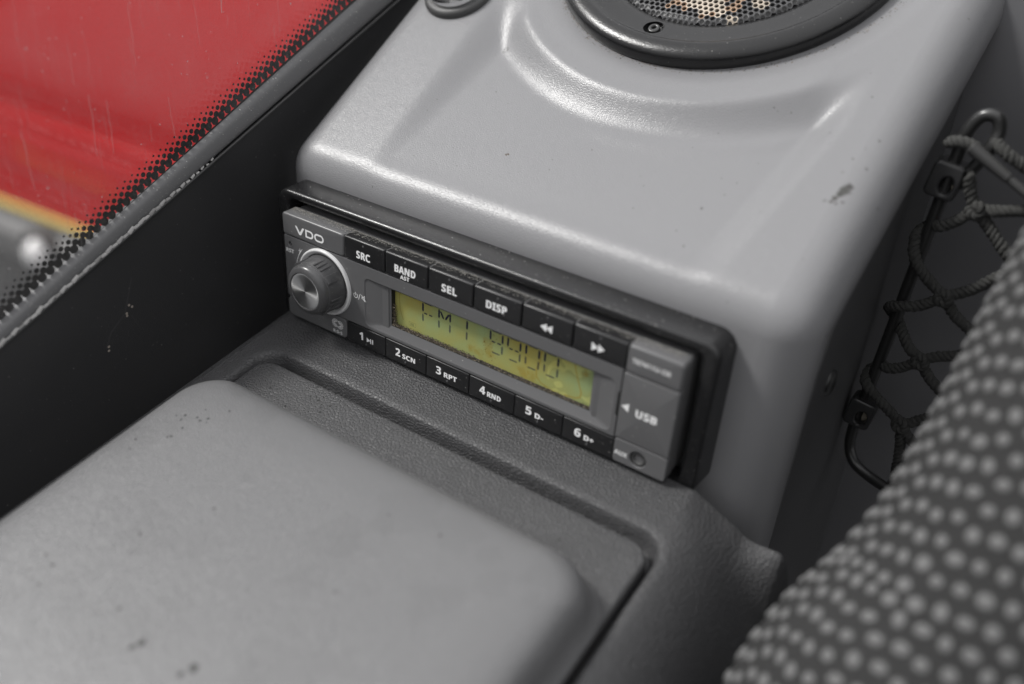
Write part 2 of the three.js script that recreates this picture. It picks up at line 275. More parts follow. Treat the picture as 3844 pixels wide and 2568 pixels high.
// ================================================================ SPEAKER
{
  const t = thing('speaker', 'round black loudspeaker with worn rusty mesh grille set in the grey console', 'speaker');
  at(basis(t, [1, 0, 0], N2, E2.map((v) => -v)), ...podPoint(73.5, 144.5));
  const prof = [[46, -3], [69, -3], [69.3, 0.2], [69.1, 2.4], [68.6, 3.5], [67.6, 4.4], [65.6, 5.1], [63, 5.3], [61.6, 5.0], [61, 4.4], [59.8, 4.0], [56, 3.2], [52, 2.4], [50, 1.8], [49.6, 1.0], [46, 0.8], [46, -3]];
  const ev = new Evaluator(); ev.attributes = ['position', 'normal', 'uv'];
  let b = new Brush(lathe(prof, 160)); b.updateMatrixWorld();
  for (let k = 0; k < 4; k++) { const a = 1.682 + k * PI / 2, c = new Brush(new THREE.CylinderGeometry(4.0, 3.9, 6, 28)); c.position.set(55.9 * cos(a), 4.0, 55.9 * sin(a)); c.updateMatrixWorld(); b = ev.evaluate(b, c, SUBTRACTION); b.updateMatrixWorld(); }
  const rg = b.geometry.index ? b.geometry.toNonIndexed() : b.geometry; part('mounting_ring', boxUV(rg), M.speakerRing, t);
  for (let k = 0; k < 4; k++) { const a = 1.682 + k * PI / 2, g = lathe([[0.9, 0.4], [0.9, 1.5], [1.9, 1.5], [2.3, 1.1], [2.3, 0]], 24); g.translate(55.9 * cos(a), 1.7, 55.9 * sin(a)); const sc = part('screw', g, M.rod, t); const h = new THREE.CylinderGeometry(0.9, 0.9, 0.3, 6); h.translate(55.9 * cos(a), 2.1, 55.9 * sin(a)); part('socket', h, M.dark, sc); }
  // perforated dome
  const p = 2.25, hr = 0.83, pos = [], col = [], idx = [], rnd = rng(8), n12 = 12;
  const dome = (x, z) => { const q = hypot(x, z) / 49.5; return 1.9 + 2.6 * (1 - q * q) - 1.2 * sstep(0.95, 1, q); };
  const wear = (x, z) => { // paint gone to rust and bare metal in patches
    const w = 0.55 * sin(x * 0.31 + 1.3) * cos(z * 0.37) + 0.45 * sin(x * 0.93 + z * 0.61) + 0.3 * sin(x * 1.9 - z * 1.3 + 0.5);
    const near = (cx, cz, rx, rz) => 1 - hypot((x - cx) / rx, (z - cz) / rz);
    return max(near(6, 38, 15, 7.5), near(-1, 36, 9, 5), near(18.5, 43.5, 3.2, 2.6), near(27, 34, 6, 3), near(4, 20, 26, 18)) * 1.5 + 0.42 * w;
  };
  for (let j = -26; j <= 26; j++) for (let i = -24; i <= 24; i++) {
    const cx = (i + (j & 1) * 0.5) * p, cz = j * p * 0.866, d = hypot(cx, cz); if (d > 49.2) continue;
    const q = wear(cx, cz), v = rnd(), c = q > 0.55 ? [0.36 + 0.2 * v, 0.31 + 0.17 * v, 0.25 + 0.14 * v] : q > 0.3 ? [0.24 + 0.12 * v, 0.155 + 0.08 * v, 0.1 + 0.05 * v] : [0.05, 0.05, 0.052].map((k) => k * (0.8 + 0.5 * v));
    const b0 = pos.length / 3, blind = d > 46.6;
    for (let ring = 0; ring < 3; ring++) for (let k = 0; k < n12; k++) {
      const a = k / n12 * 2 * PI + PI / 6, am = ((a + PI * 4 + PI / 6) % (PI / 3)) - PI / 6, R0 = ring === 0 ? p / 2 / cos(((k % 2 ? PI / 6 : 0))) * (k % 2 ? 1 : 1 / cos(PI / 6) * cos(PI / 6)) : hr * (ring === 2 ? 0.92 : 1);
      const rad = ring === 0 ? (k % 2 ? p / 2 : p / sqrt(3)) : R0, ang = ring === 0 ? k / n12 * 2 * PI + PI / 6 : k / n12 * 2 * PI + PI / 6;
      const x = cx + rad * cos(ang), z = cz + rad * sin(ang);
      pos.push(x, dome(x, z) - (ring === 2 ? (blind ? 0.35 : 0.9) : ring === 0 ? 0.12 : 0), z); col.push(...(ring === 2 ? [0.02, 0.02, 0.02] : c));
    }
    for (let ring = 0; ring < 2; ring++) for (let k = 0; k < n12; k++) { const a = b0 + ring * n12 + k, b1 = b0 + ring * n12 + (k + 1) % n12; idx.push(a, b1 + n12, b1, a, a + n12, b1 + n12); }
    if (blind) for (let k = 1; k < n12 - 1; k++) idx.push(b0 + 24, b0 + 24 + k + 1, b0 + 24 + k);
  }
  const g = new THREE.BufferGeometry(); g.setAttribute('position', new THREE.Float32BufferAttribute(pos, 3)); g.setAttribute('color', new THREE.Float32BufferAttribute(col, 3)); g.setIndex(idx); g.computeVertexNormals();
  part('grille', g, M.grille, t);
  part('cone', lathe([[0, 0.4], [30, 0.2], [49, 0.6]], 48), M.dark, t);
}
// ---- chrome knob in a rubber washer
{
  const t = thing('chrome_knob', 'shiny chrome domed knob on a dark rubber washer near the window', 'knob');
  at(basis(t, [1, 0, 0], N2, E2.map((v) => -v)), ...podPoint(-25, 89.6));
  part('washer', lathe([[8, -2], [15.2, -2], [15.4, 0.6], [15.2, 1.6], [14.6, 2.5], [13.6, 2.9], [12.4, 3.0], [8, 2.9]], 72), M.rubber, t);
  const pr = [[12.1, 2.4], [12.3, 3.3]]; for (let i = 0; i <= 16; i++) { const a = i / 16 * PI / 2; pr.push([12.3 * cos(a), 3.4 + 9 * sin(a)]); }
  part('dome', lathe(pr, 72), M.chrome, t);
}

// ================================================================ RADIO (x right, y up, z out of the face)
const font = await new FontLoader().loadAsync('fonts/droid/droid_sans_bold.typeface.json');
const fontR = await new FontLoader().loadAsync('fonts/droid/droid_sans_regular.typeface.json');
function words(s, x0, x1, y0, y1, z, f = font, bold = min(0.08, 0.02 * (y1 - y0) * sqrt(y1 - y0))) { // text fitted to a rectangle, as thin print with thickened strokes
  const g = new THREE.ShapeGeometry(f.generateShapes(s, 10), 6); g.computeBoundingBox(); const b = g.boundingBox; x0 += bold; x1 -= bold; y0 += bold; y1 -= bold;
  g.translate(-b.min.x, -b.min.y, 0); g.scale((x1 - x0) / (b.max.x - b.min.x), (y1 - y0) / (b.max.y - b.min.y), 1); g.translate(x0, y0, z);
  return mergeGeometries([[0, 0], [1, 0.6], [-1, 0.6], [1, -0.6], [-1, -0.6]].map(([dx, dy], i) => g.clone().translate(dx * bold, dy * bold, i * 0.004)));
}
const poly = (pts, z, holes = []) => { const s = new THREE.Shape(pts.map((p) => new THREE.Vector2(...p))); holes.forEach((h) => s.holes.push(new THREE.Path(h.map((p) => new THREE.Vector2(...p))))); const g = new THREE.ShapeGeometry(s); g.translate(0, 0, z); return g; };
const join = (list) => mergeGeometries(list.map((g) => { const q = g.index ? g.toNonIndexed() : g; for (const k of Object.keys(q.attributes)) if (!['position', 'normal', 'uv'].includes(k)) q.deleteAttribute(k); return q; }));
const radio = thing('car_radio', 'grey single slot radio with black buttons, round knob and yellow green display', 'radio');
{
  // trim frame
  const ring = (x0, x1, y0, y1, r, z) => rr(x0, x1, y0, y1, r, 7).map(([x, y]) => [x, y, z]);
  const o = (i, z) => ring(-40.6 + i, 147.6 - i, -42.4 + i, 16.2 - i, 6 - i * 0.7, z), n = (i, z) => ring(-34.4 - i, 141.4 + i, -37.6 - i, 12.4 + i, 3.4 + i, z);
  part('trim_frame', finish(loft([o(-0.4, -17.4), o(0, -7), o(0.15, -6), o(0.7, -5.25), o(1.3, -5), n(1.2, -5.1), n(0.6, -5.4), n(0.1, -6.2), n(0, -13)]), 0.7), M.frame, radio);
  // chassis behind the face
  { const fs = new THREE.Shape(rr(-32.4, 139, -35.6, 9.1, 2.2, 5).map((p) => new THREE.Vector2(...p))); fs.holes.push(new THREE.Path(rr(20.6, 109.4, -24, -4.6, 0.4, 2).reverse().map((p) => new THREE.Vector2(...p))));
    const fg = new THREE.ExtrudeGeometry(fs, { depth: 12, bevelEnabled: false }); fg.translate(0, 0, -13); part('face_body', fg, M.face, radio); }
  part('brand_plate', slab(-32.6, -0.25, 0.15, 9.3, 1.3, -7, 0.25, 0.8, 5, 6), M.face, radio);
  // middle panel with the display opening
  const s = new THREE.Shape(rr(-32.5, 119.1, -26.9, -0.2, 0.5, 3).map((p) => new THREE.Vector2(...p)));
  s.holes.push(new THREE.Path(rr(9.6, 117, -25.4, -5.4, 2.2, 5).reverse().map((p) => new THREE.Vector2(...p))));
  const hole = (x, y, r) => { const h = new THREE.Path(); h.absarc(x, y, r, 0, 2 * PI, true); return h; };
  s.holes.push(hole(-29.4, -3.6, 0.95));
  let g = new THREE.ExtrudeGeometry(s, { depth: 0.7, bevelEnabled: true, bevelSize: 0.25, bevelOffset: -0.25, bevelThickness: 0.25, bevelSegments: 2, curveSegments: 16 }); g.translate(0, 0, -1.0);
  part('front_panel', g, M.face, radio);
  part('reset_hole', zLathe([[0, -2.4], [0.95, -2.3], [1.0, -0.7]], 20), M.dark, radio).position.set(-29.4 * MM, -3.6 * MM, 0);
  // sloped surround and display
  const disp = new THREE.Group(); disp.name = 'display'; radio.add(disp);
  const q = (x0, x1, y0, y1, r, z) => rr(x0, x1, y0, y1, r, 5).map(([x, y]) => [x, y, z]);
  part('surround', finish(loft([q(9.55, 117.05, -25.45, -5.35, 2.2, -0.12), q(9.9, 116.7, -25.15, -5.5, 2, -0.3), q(21.2, 108.6, -22.3, -6.3, 0.5, -1.35), q(21.6, 108.2, -22, -6.5, 0.4, -1.5)].reverse()), 0.35), M.face, disp);
  part('well', finish(loft([q(21.6, 108.2, -22, -6.5, 0.4, -1.48), q(21.6, 108.2, -22, -6.5, 0.4, -3.7)].reverse()), 0.35), M.dark, disp);
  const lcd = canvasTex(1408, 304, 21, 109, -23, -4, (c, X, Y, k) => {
    const rnd = rng(3), W = 1408, H = 304; c.fillStyle = '#a3a45f'; c.fillRect(0, 0, W, H);
    const im = c.getImageData(0, 0, W, H), d = im.data;
    for (let y = 0; y < H; y++) for (let x = 0; x < W; x++) {
      const i = ((y * 2) % 1024) * 1024 + (x % 1024), j = ((y + 300) % 1024) * 1024 + ((x + 200) % 1024), u = x / W;
      const a = nD[j] * 0.9 + nC[j] * 0.35, yel = clamp(0.5 + 0.55 * sin(u * 9.5 + 1.1) * (0.6 + 0.4 * cos(y * 0.012)) + a * 0.55), gr = 5 * nE[i] + 4 * nB[i];
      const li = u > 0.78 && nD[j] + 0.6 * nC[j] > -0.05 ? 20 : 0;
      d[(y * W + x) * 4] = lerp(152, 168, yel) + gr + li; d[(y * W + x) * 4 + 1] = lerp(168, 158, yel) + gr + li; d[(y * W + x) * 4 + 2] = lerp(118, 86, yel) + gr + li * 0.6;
    }
    c.putImageData(im, 0, 0);
    // brown water marks
    c.lineJoin = 'round';
    const mark = (pts, w, col) => { c.strokeStyle = col; c.lineWidth = w; c.beginPath(); pts.forEach(([x, y], i) => i ? c.lineTo(X(x), Y(y)) : c.moveTo(X(x), Y(y))); c.stroke(); };
    for (const [w, a] of [[14, 0.10], [8, 0.2], [4, 0.35]]) {
      mark([[86.8, -8], [86.3, -13], [85.2, -16], [85.5, -19], [87.5, -20.8], [92, -22], [98, -22.4]], w, `rgba(150,118,40,${a})`);
      mark([[99.6, -6], [100.4, -10], [102.2, -15], [103.4, -18], [103.2, -20], [101.4, -21], [97, -21.6]], w, `rgba(160,120,40,${a})`);
      mark([[24.2, -5], [23.6, -10], [24, -15], [25.6, -19]], w * 0.6, `rgba(120,110,50,${a})`);
    }
    for (const [x, y, w, h] of [[64.5, -15, 4, 7], [103.8, -8, 3, 6], [81, -19.6, 7, 3], [60, -19, 9, 3]]) for (let i = 0; i < 26; i++) blot(c, X(x + w * (rnd() - 0.5)), Y(y + h * (rnd() - 0.5)), 5 + 22 * rnd(), 'rgba(150,108,26,0.075)', rnd, 9);
    for (let i = 0; i < 130; i++) { const x = 62.6 + 4 * rnd() * rnd() + (rnd() < 0.4 ? 5 * rnd() : 0), y = -8 - 12.5 * rnd(); blot(c, X(x), Y(y), 0.7 + 3.4 * rnd() ** 3, `rgba(96,66,20,${0.3 + 0.5 * rnd()})`, rnd, 6); }
    // segments: tapered strokes; the lower row shows fainter
    const seg = (x0, y0, x1, y1, w, a) => { const nx = y1 - y0, ny = x0 - x1, L = hypot(nx, ny), px = nx / L * w / 2, py = ny / L * w / 2, mx = (f) => lerp(x0, x1, f), my = (f) => lerp(y0, y1, f);
      c.fillStyle = `rgba(36,38,58,${a})`; c.beginPath(); [[mx(0), my(0)], [mx(0.18) + px, my(0.18) + py], [mx(0.8) + px, my(0.8) + py], [mx(1), my(1)], [mx(0.8) - px, my(0.8) - py], [mx(0.18) - px, my(0.18) - py]].forEach((p, i) => i ? c.lineTo(X(p[0]), Y(p[1])) : c.moveTo(X(p[0]), Y(p[1]))); c.fill(); };
    const T = -8.0, m = -12.35, B = -16.7;
    const glyph = (x, w, on) => { const h = { a: [x + 0.3, T, x + w - 0.3, T], f: [x, T, x, m + 0.3], b: [x + w, T - 0.2, x + w, m + 0.3], e: [x, m - 0.3, x + 0.1, B + 0.6], c: [x + w, m - 0.3, x + w, B + 0.3], d: [x + 0.7, B, x + w - 0.6, B], g: [x + 0.5, m, x + w / 2 - 0.3, m], k: [x + w / 2 + 0.3, m, x + w - 0.4, m], p: [x + 0.6, T - 0.7, x + w / 2 - 0.3, m + 0.6], r: [x + w - 0.5, T - 0.7, x + w / 2 + 0.3, m + 0.6] };
      for (const s of on) seg(...h[s], 'adgk'.includes(s) ? 0.62 : 0.82, 'fbpr'.includes(s) ? 1 : s === 'a' ? 0.9 : 'gk'.includes(s) ? 0.8 : 0.55); };
    glyph(34.9, 4.9, 'afgke'); glyph(42.4, 5.1, 'fpbrec'); glyph(55.1, 0.01, 'bc'); glyph(65.4, 5.2, 'afbgkcd'); glyph(72.9, 5.2, 'afbgkcd'); glyph(80.5, 5.3, 'afbecd'); glyph(88.2, 5.3, 'afbecd');
    c.strokeStyle = 'rgba(60,70,50,0.55)'; c.lineWidth = 1.5; c.strokeRect(X(28.3), Y(-18.5), 3.3 * k, 1.5 * k); c.fillStyle = 'rgba(60,70,50,0.6)'; c.font = `bold ${floor(1.3 * k)}px sans-serif`; c.fillText('EQ', X(29), Y(-19.75));
  });
  const lg = poly([[21, -23], [109, -23], [109, -4.5], [21, -4.5]], -3.62);
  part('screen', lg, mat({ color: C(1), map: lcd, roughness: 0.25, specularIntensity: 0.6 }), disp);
  // print on the panel
  const wallThick = 0.78;
  const vdo = [poly([[-25.6, 5.5], [-24.6, 5.5], [-23.05, 3.2], [-21.6, 5.5], [-20.55, 5.5], [-22.5, 2.2], [-23.5, 2.2]], 0.31),
    poly([[-20.1, 2.2], ...[[-17.4, 2.2], [-16.5, 2.45], [-15.95, 3.1], [-15.8, 3.85], [-15.95, 4.6], [-16.5, 5.25], [-17.4, 5.5]], [-20.1, 5.5]], 0.31, [[[-19.3, 4.8], [-17.5, 4.8], [-16.9, 4.5], [-16.65, 3.85], [-16.9, 3.2], [-17.5, 2.9], [-19.3, 2.9]]]),
    poly(rr(-15.4, -10.4, 2.2, 5.5, 1.6, 6), 0.31, [rr(-14.6, -11.2, 2.95, 4.75, 0.85, 6).reverse()])];
  part('badge_lettering', join(vdo), M.print, radio);
  const zp = -0.02;
  const arrow = (() => { const a = [], b = []; for (let i = 0; i <= 10; i++) { const t = lerp(2.42, 2.92, i / 10), w = i < 4 ? 0.08 + i * 0.11 : 0.22; a.push([-11 + (15.4 + w) * cos(t), -14 + (15.4 + w) * sin(t)]); b.unshift([-11 + (15.4 - w * 0.3) * cos(t), -14 + (15.4 - w * 0.3) * sin(t)]); } return poly([...a, ...b], zp); })();
  const box = (x0, x1, y0, y1, z) => poly([[x0, y0], [x1, y0], [x1, y1], [x0, y1]], z);
  const arcS = (cx, cy, r0, r1, a0, a1, z) => { const p = []; for (let i = 0; i <= 18; i++) { const a = lerp(a0, a1, i / 18); p.push([cx + r1 * cos(a), cy + r1 * sin(a)]); } for (let i = 18; i >= 0; i--) { const a = lerp(a0, a1, i / 18); p.push([cx + r0 * cos(a), cy + r0 * sin(a)]); } return poly(p, z); };
  part('reset_lettering', words('RST', -31.7, -27.4, -7.3, -5.6, zp), M.printGrey, radio);
  part('plus_mark', join([box(-24.8, -23.2, -5.02, -4.74, zp), box(-24.14, -23.86, -5.7, -4.05, zp + 0.01)]), M.printGrey, radio);
  part('turn_arrow', arrow, M.printGrey, radio);
  part('power_mark', join([arcS(4.9, -14.3, 0.82, 1.12, PI * 0.68, PI * 2.32, zp), box(4.76, 5.04, -14.3, -12.9, zp)]), M.printGrey, radio);
  part('slash_mark', poly([[6.2, -15.6], [6.5, -15.6], [7.4, -12.9], [7.1, -12.9]], zp), M.printGrey, radio);
  part('mute_mark', join([poly([[8.0, -14.8], [8.0, -13.8], [8.6, -13.8], [9.6, -12.9], [9.6, -15.7], [8.6, -14.8]], zp, [[[8.3, -14.5], [8.7, -14.5], [9.3, -15.0], [9.3, -13.6], [8.7, -14.1], [8.3, -14.1]]]), poly([[7.7, -13.2], [7.9, -13.0], [10.3, -15.3], [10.1, -15.5]], zp + 0.02)]), M.printGrey, radio);
  // lower left block with its emblem
  const ll = part('lower_plate', slab(-32.5, -0.4, -35.8, -27.3, 2.2, -6, -0.05, 0.3), M.face, radio);
  const zr = 0.0, rds = [];
  for (const [r0, r1] of [[1.55, 1.8], [1.1, 1.35], [0.45, 0.9]]) { rds.push(arcS(-6.4, -30.6, r0, r1, 0.25 * PI, 1.75 * PI, zr)); rds.push(arcS(-4.1, -30.9, r0, r1, -0.75 * PI, 0.75 * PI, zr + 0.01)); }
  rds.push(words('R·D·S', -7.7, -2.9, -35.0, -33.6, zr));
  part('emblem', join(rds), M.printGrey, ll);

  // buttons
  const tri = (x0, x1, y, h, z) => poly([[x0, y], [x1, y + h], [x1, y - h]], z);
  const icons = { '<<': (z) => [tri(87.5, 90, 3.8, 1.55, z), tri(89.8, 92.2, 3.8, 1.55, z + 0.01)], '>>': (z) => [tri(109.5, 107.1, 3.8, 1.55, z), tri(111.9, 109.5, 3.8, 1.55, z + 0.01)] };
  const bumpG = zLathe([[0.5, 0], [0.42, 0.16], [0, 0.22]], 14);
  const upper = [[(z) => [words('SRC', 6.2, 13, 2.0, 5.2, z)], 'SRC', 9.6], [(z) => [words('BAND', 24.7, 34.5, 2.7, 5.7, z), words('AST', 27.4, 31.7, 0.55, 2.2, z)], 'BAND AST', 29.6], [(z) => [words('SEL', 46.3, 53, 2.2, 5.3, z)], 'SEL', 49.6], [(z) => [words('DISP', 65.5, 74.1, 2.6, 5.7, z)], 'DISP', 70.2], [icons['<<'], 'double left arrow', 90], [icons['>>'], 'double right arrow', 110]];
  upper.forEach(([f, nm, bx], i) => {
    const b = part('button', slab(i * 20 + 0.18, i * 20 + 19.82, 0.2, 9.35, 0.5, -5, 0.3, 0.75, 3, 6), M.button, radio); b.userData.label = `black upper row button printed ${nm}`;
    part('lettering', join(f(0.345)), M.print, b); const d = part('raised_dot', bumpG, M.knob, b); at(d, bx, 7.5, 0.26);
  });
  const D = 20 * 0.9975, lower = [['1', 6.5, 8.3, null], ['2', 24.9, 27.2, 'SCN', 28.2, 34.5], ['3', 44.5, 46.9, 'RPT', 48.2, 54.2], ['4', 64.5, 67.1, 'RND', 67.9, 73.9], ['5', 84.5, 87, 'D-', 88.4, 92.0], ['6', 104.5, 107, 'D+', 108.3, 112.2]];
  lower.forEach(([n, a, b, t, c, d], i) => {
    const x0 = -0.15 + i * D, bt = part('button', slab(x0 + 0.15, x0 + D - 0.15, -35.7, -27.35, 0.35, -5, 0.1, 0.3, 3, 4), M.button, radio); bt.userData.label = `black lower row button printed ${n}`;
    const z = 0.145, list = [words(n, a, b, -33.0, -29.5, z)];
    if (t) list.push(words(t, c, d, -33.1, -30.9, z)); else list.push(poly([[10.2, -33.0], [12.0, -31.9], [10.2, -30.8]], z), box(12.0, 12.5, -33, -30.9, z + 0.01), box(13.0, 13.5, -33, -30.9, z));
    part('lettering', join(list), M.print, bt); at(part('raised_dot', bumpG, M.knob, bt), x0 + 10, -34.4, 0.08);
  });
  // right hand blocks
  const tp = part('type_plate', slab(119.75, 138.9, -0.7, 9.3, 1.4, -7, 0.2, 0.85, 5, 6), M.face, radio); part('lettering', words('TR7411U-OR', 121.7, 135, 3.4, 5.2, 0.245, fontR), M.print, tp);
  const us = part('usb_cover', slab(119.5, 138.9, -26.2, -0.95, 0.6, -7, 0.12, 0.35), M.face, radio); part('lettering', join([words('USB', 125.5, 133.1, -15.7, -12.7, 0.165), tri(120.2, 122.9, -13.5, 1.6, 0.165)]), M.print, us);
  const nk = part('finger_notch', slab(118.3, 119.7, -18.2, -8.8, 0.6, -3, -0.72, 0.1), M.dark, us); nk.position.z = 0.0007;
  const sh = new THREE.Shape(rr(119.6, 138.9, -35.8, -26.6, 1.2, 5).map((p) => new THREE.Vector2(...p))); sh.holes.push(hole(128.7, -31.6, 3.0));
  g = new THREE.ExtrudeGeometry(sh, { depth: 5, bevelEnabled: true, bevelSize: 0.3, bevelOffset: -0.3, bevelThickness: 0.3, bevelSegments: 3, curveSegments: 24 }); g.translate(0, 0, -5.25);
  const ap = part('aux_plate', g, M.face, radio); part('lettering', words('AUX', 120.1, 124.9, -32.8, -31.0, 0.1), M.printGrey, ap);
  const jk = zLathe([[1.3, -4], [1.5, -0.7], [2.2, -0.45], [2.7, -0.6], [3.0, -1.4]], 40); jk.translate(128.7, -31.6, 0); part('aux_socket', jk, M.rubber, ap);
  const jd = new THREE.CircleGeometry(1.5, 24); jd.translate(128.7, -31.6, -2.5); part('socket_bore', jd, M.dark, ap);
  // volume knob
  const kn = new THREE.Group(); kn.name = 'volume_knob'; radio.add(kn); at(kn, -11, -14, 0);
  part('light_ring', zLathe([[11.6, -0.2], [11.7, 0.35], [12.3, 0.55], [12.55, 1.0], [12.9, 1.15], [13.35, 1.05], [13.6, 0.6], [13.7, -0.2]], 96), M.ring, kn);
  part('grip', finish(zLathe([[11.2, 0.1], [11.2, 0.6], [10.9, 3], [10.6, 7.2], [10.5, 7.9], [10.15, 8.15], [10.1, 8.5], [9.95, 9.5], [9.6, 10.2], [8.9, 10.75], [7.7, 11.05], [7.35, 10.95], [7.3, 10.6]], 96), 0.5), M.knob, kn);
  for (const base of [-0.35, 1.22, 2.79, 4.36]) for (let i = -1; i <= 1; i++) { // ribs in threes
    const rib = slab(-0.42, 0.42, 0, 5.6, 0.2, 0, 0.75, 0.25, 2, 2); rib.rotateX(PI / 2); rib.translate(0, 0, 0); // lies along z, rises to -y
    const h = rib.clone(); h.rotateZ(PI); h.translate(0, 10.35, 1.9); h.rotateZ(base + i * 0.17 - PI / 2); part('rib', h, M.knob, kn);
  }
  for (const base of [0.62, 2.2, 3.77, 5.34]) { const f = slab(-1.7, 1.7, 0, 6.6, 0.2, 0, 0.6, 0.2, 2, 2); f.rotateX(PI / 2); f.rotateZ(PI); f.translate(0, 10.5, 1.4); f.rotateZ(base - PI / 2); part('rib', f, M.knob, kn); }
  const cap = (() => { const rs = [0.02, 1, 2, 3, 4, 5, 6, 6.9, 7.25, 7.32], pos = [], uv = [], idx = [], n = 96; rs.forEach((r, j) => { for (let i = 0; i <= n; i++) { const a = i / n * 2 * PI; pos.push(r * cos(a), r * sin(a), r > 7.2 ? 10.75 : r > 6.8 ? 10.98 : 10.78 + 0.02 * r); uv.push(i / n * 40, r); } });
    for (let j = 0; j + 1 < rs.length; j++) for (let i = 0; i < n; i++) { const a = j * (n + 1) + i; idx.push(a, a + n + 2, a + 1, a, a + n + 1, a + n + 2); } const q = new THREE.BufferGeometry(); q.setAttribute('position', new THREE.Float32BufferAttribute(pos, 3)); q.setAttribute('uv', new THREE.Float32BufferAttribute(uv, 2)); q.setIndex(idx); q.computeVertexNormals(); return q; })();
  part('spun_metal_cap', cap, M.metal, kn);
}
// ---- dust that has settled in the display well and on the radio's upper ledge
{
  const rnd = rng(99), g = mm(new THREE.IcosahedronGeometry(0.16, 0)), spots = [];
  for (let i = 0; i < 2600; i++) { const x = 21.8 + 86 * rnd(), q = rnd(); const w = x < 60 ? 1 : 0.45; if (rnd() > w) continue; spots.push([x, -21.95 + 0.9 * q * q * w + 0.1 * nC[floor(x * 9) % 1024], -1.5 - 2.0 * rnd(), 0]); }
  for (let i = 0; i < 260; i++) spots.push([21.75 + 1.2 * rnd() ** 2, -21.8 + 9 * rnd() ** 2, -1.7 - 1.8 * rnd(), 0]);
  for (let i = 0; i < 3800; i++) { const x = -31.5 + 168 * rnd() ** 1.3, z = -5.6 + 3.6 * rnd() ** 2.4; spots.push([x, x < -0.5 || x > 120 ? 9.35 : z < -5 ? 9.15 : 9.4, z - 0.4, 1]); }
  for (let i = 0; i < 260; i++) { const a = 2 * PI * rnd(), z = 0.8 + 6 * rnd() ** 1.6, r = lerp(11.1, 10.2, clamp(z / 7)); if (sin(a) < -0.2 && rnd() < 0.7) continue; spots.push([-11 + r * cos(a), -14 + r * sin(a), z, 1]); }
  const im = new THREE.InstancedMesh(g, mat({ color: C(1), roughness: 1 }), spots.length), o = new THREE.Object3D(), c = new THREE.Color();
  spots.forEach(([x, y, z, k], i) => { o.position.set(x * MM, y * MM, z * MM); o.rotation.set(rnd() * 6, rnd() * 6, 0); o.scale.setScalar((k ? 0.45 : 0.7) + 0.8 * rnd() ** 2); o.updateMatrix(); im.setMatrixAt(i, o.matrix); const v = rnd(); im.setColorAt(i, k ? c.setRGB(0.16 + 0.3 * v * v, 0.155 + 0.29 * v * v, 0.145 + 0.26 * v * v) : c.setRGB(0.07 + 0.28 * v ** 3, 0.055 + 0.25 * v ** 3, 0.04 + 0.2 * v ** 3)); });
  im.name = 'settled_dust'; im.userData = { kind: 'stuff', label: 'grey brown dust settled in the gaps of the radio', category: 'dust' }; im.castShadow = im.receiveShadow = true; scene.add(im);
}

// ================================================================ LOWER CONSOLE (sloping trim, hinged lid)
const LS = Math.atan(0.18);
const apron = thing('console_trim', 'dark grey leather grained trim sloping away below the radio', 'console'); at(apron, 0, -38, 0); apron.rotation.x = LS;
const rrDist = (x, z, x0, x1, z0, z1, r) => { const qx = abs(x - (x0 + x1) / 2) - (x1 - x0) / 2 + r, qz = abs(z - (z0 + z1) / 2) - (z1 - z0) / 2 + r; return hypot(max(qx, 0), max(qz, 0)) + min(max(qx, qz), 0) - r; };
{
  const xs = []; for (let x = -37.2; x < 152; x += 0.9) xs.push(x); for (let i = 0; i <= 34; i++) xs.push(152 + 28 * i / 34);
  const nz = 150;
  const zrear = () => -4.6;
  const cut = [[148, 0], [150, -1], [157.5, -5.3], [163.7, -8.6], [167, -10.9], [169.5, -11.5], [172, -11.6], [174.5, -11.3], [177, -11], [179, -11.2], [180, -12]]; // the torn, flared rear edge
  const cutY = (x) => { let i = 1; while (i < cut.length - 1 && cut[i][0] < x) i++; const t = clamp((x - cut[i - 1][0]) / (cut[i][0] - cut[i - 1][0])); return lerp(cut[i - 1][1], cut[i][1], t); };
  const topY = (x, z) => {
    let y = 0; if (x > 148) { const k = (x - 148) / 32; y -= 33 * k ** 1.85; y = lerp(y, cutY(x), (1 - sstep(0, 20, z - zrear(x))) ** 1.4); }
    y -= 0.8 * sstep(-34.5, -37.2, x) ;
    const d = rrDist(x, z, -24.6, 150.2, 18.4, 420, 9); y -= 6.5 * (1 - sstep(-2.2, 1.0, d)) + 0.5 * (1 - sstep(0.5, 3.5, d));
    return y;
  };
  const g = grid(xs.length - 1, nz, (u, v, i, j) => { const x = xs[i], z0 = zrear(x), z = z0 + (v < 0.55 ? lerp(0, 42 - z0, v / 0.55) : lerp(42 - z0, 260 - z0, ((v - 0.55) / 0.45) ** 1.6)); const y = topY(x, z); return [x, y, z, x, z - y]; });
  part('trim_skin', g, M.trim, apron);
  // outer flank going down from the edge
  const f = grid(24, 60, (u, v) => { const z0 = zrear(180), z = lerp(z0, 260, v ** 1.3), y0 = topY(180, z), d = 130 * u ** 1.5; return [180 + 3.2 * sin(min(1, u * 3) * PI / 2) + u * 4, y0 - d, z - (v === 0 ? 0 : 0), z, d]; });
  part('flank', f, M.trim, apron);
  // cut rear edge and left edge thickness
  const r = grid(xs.length - 1, 1, (u, v, i) => { const x = xs[i], z = zrear(x); return [x, topY(x, z) - v * 2.4, z, x, v]; }); part('cut_edge', r, M.trim, apron);
  const l = grid(1, 60, (u, v) => { const z = lerp(-4.4, 260, v); return [-37.2, topY(-37.2, z) - u * 14, z, z, u]; }); part('left_edge', l, M.trim, apron);
}
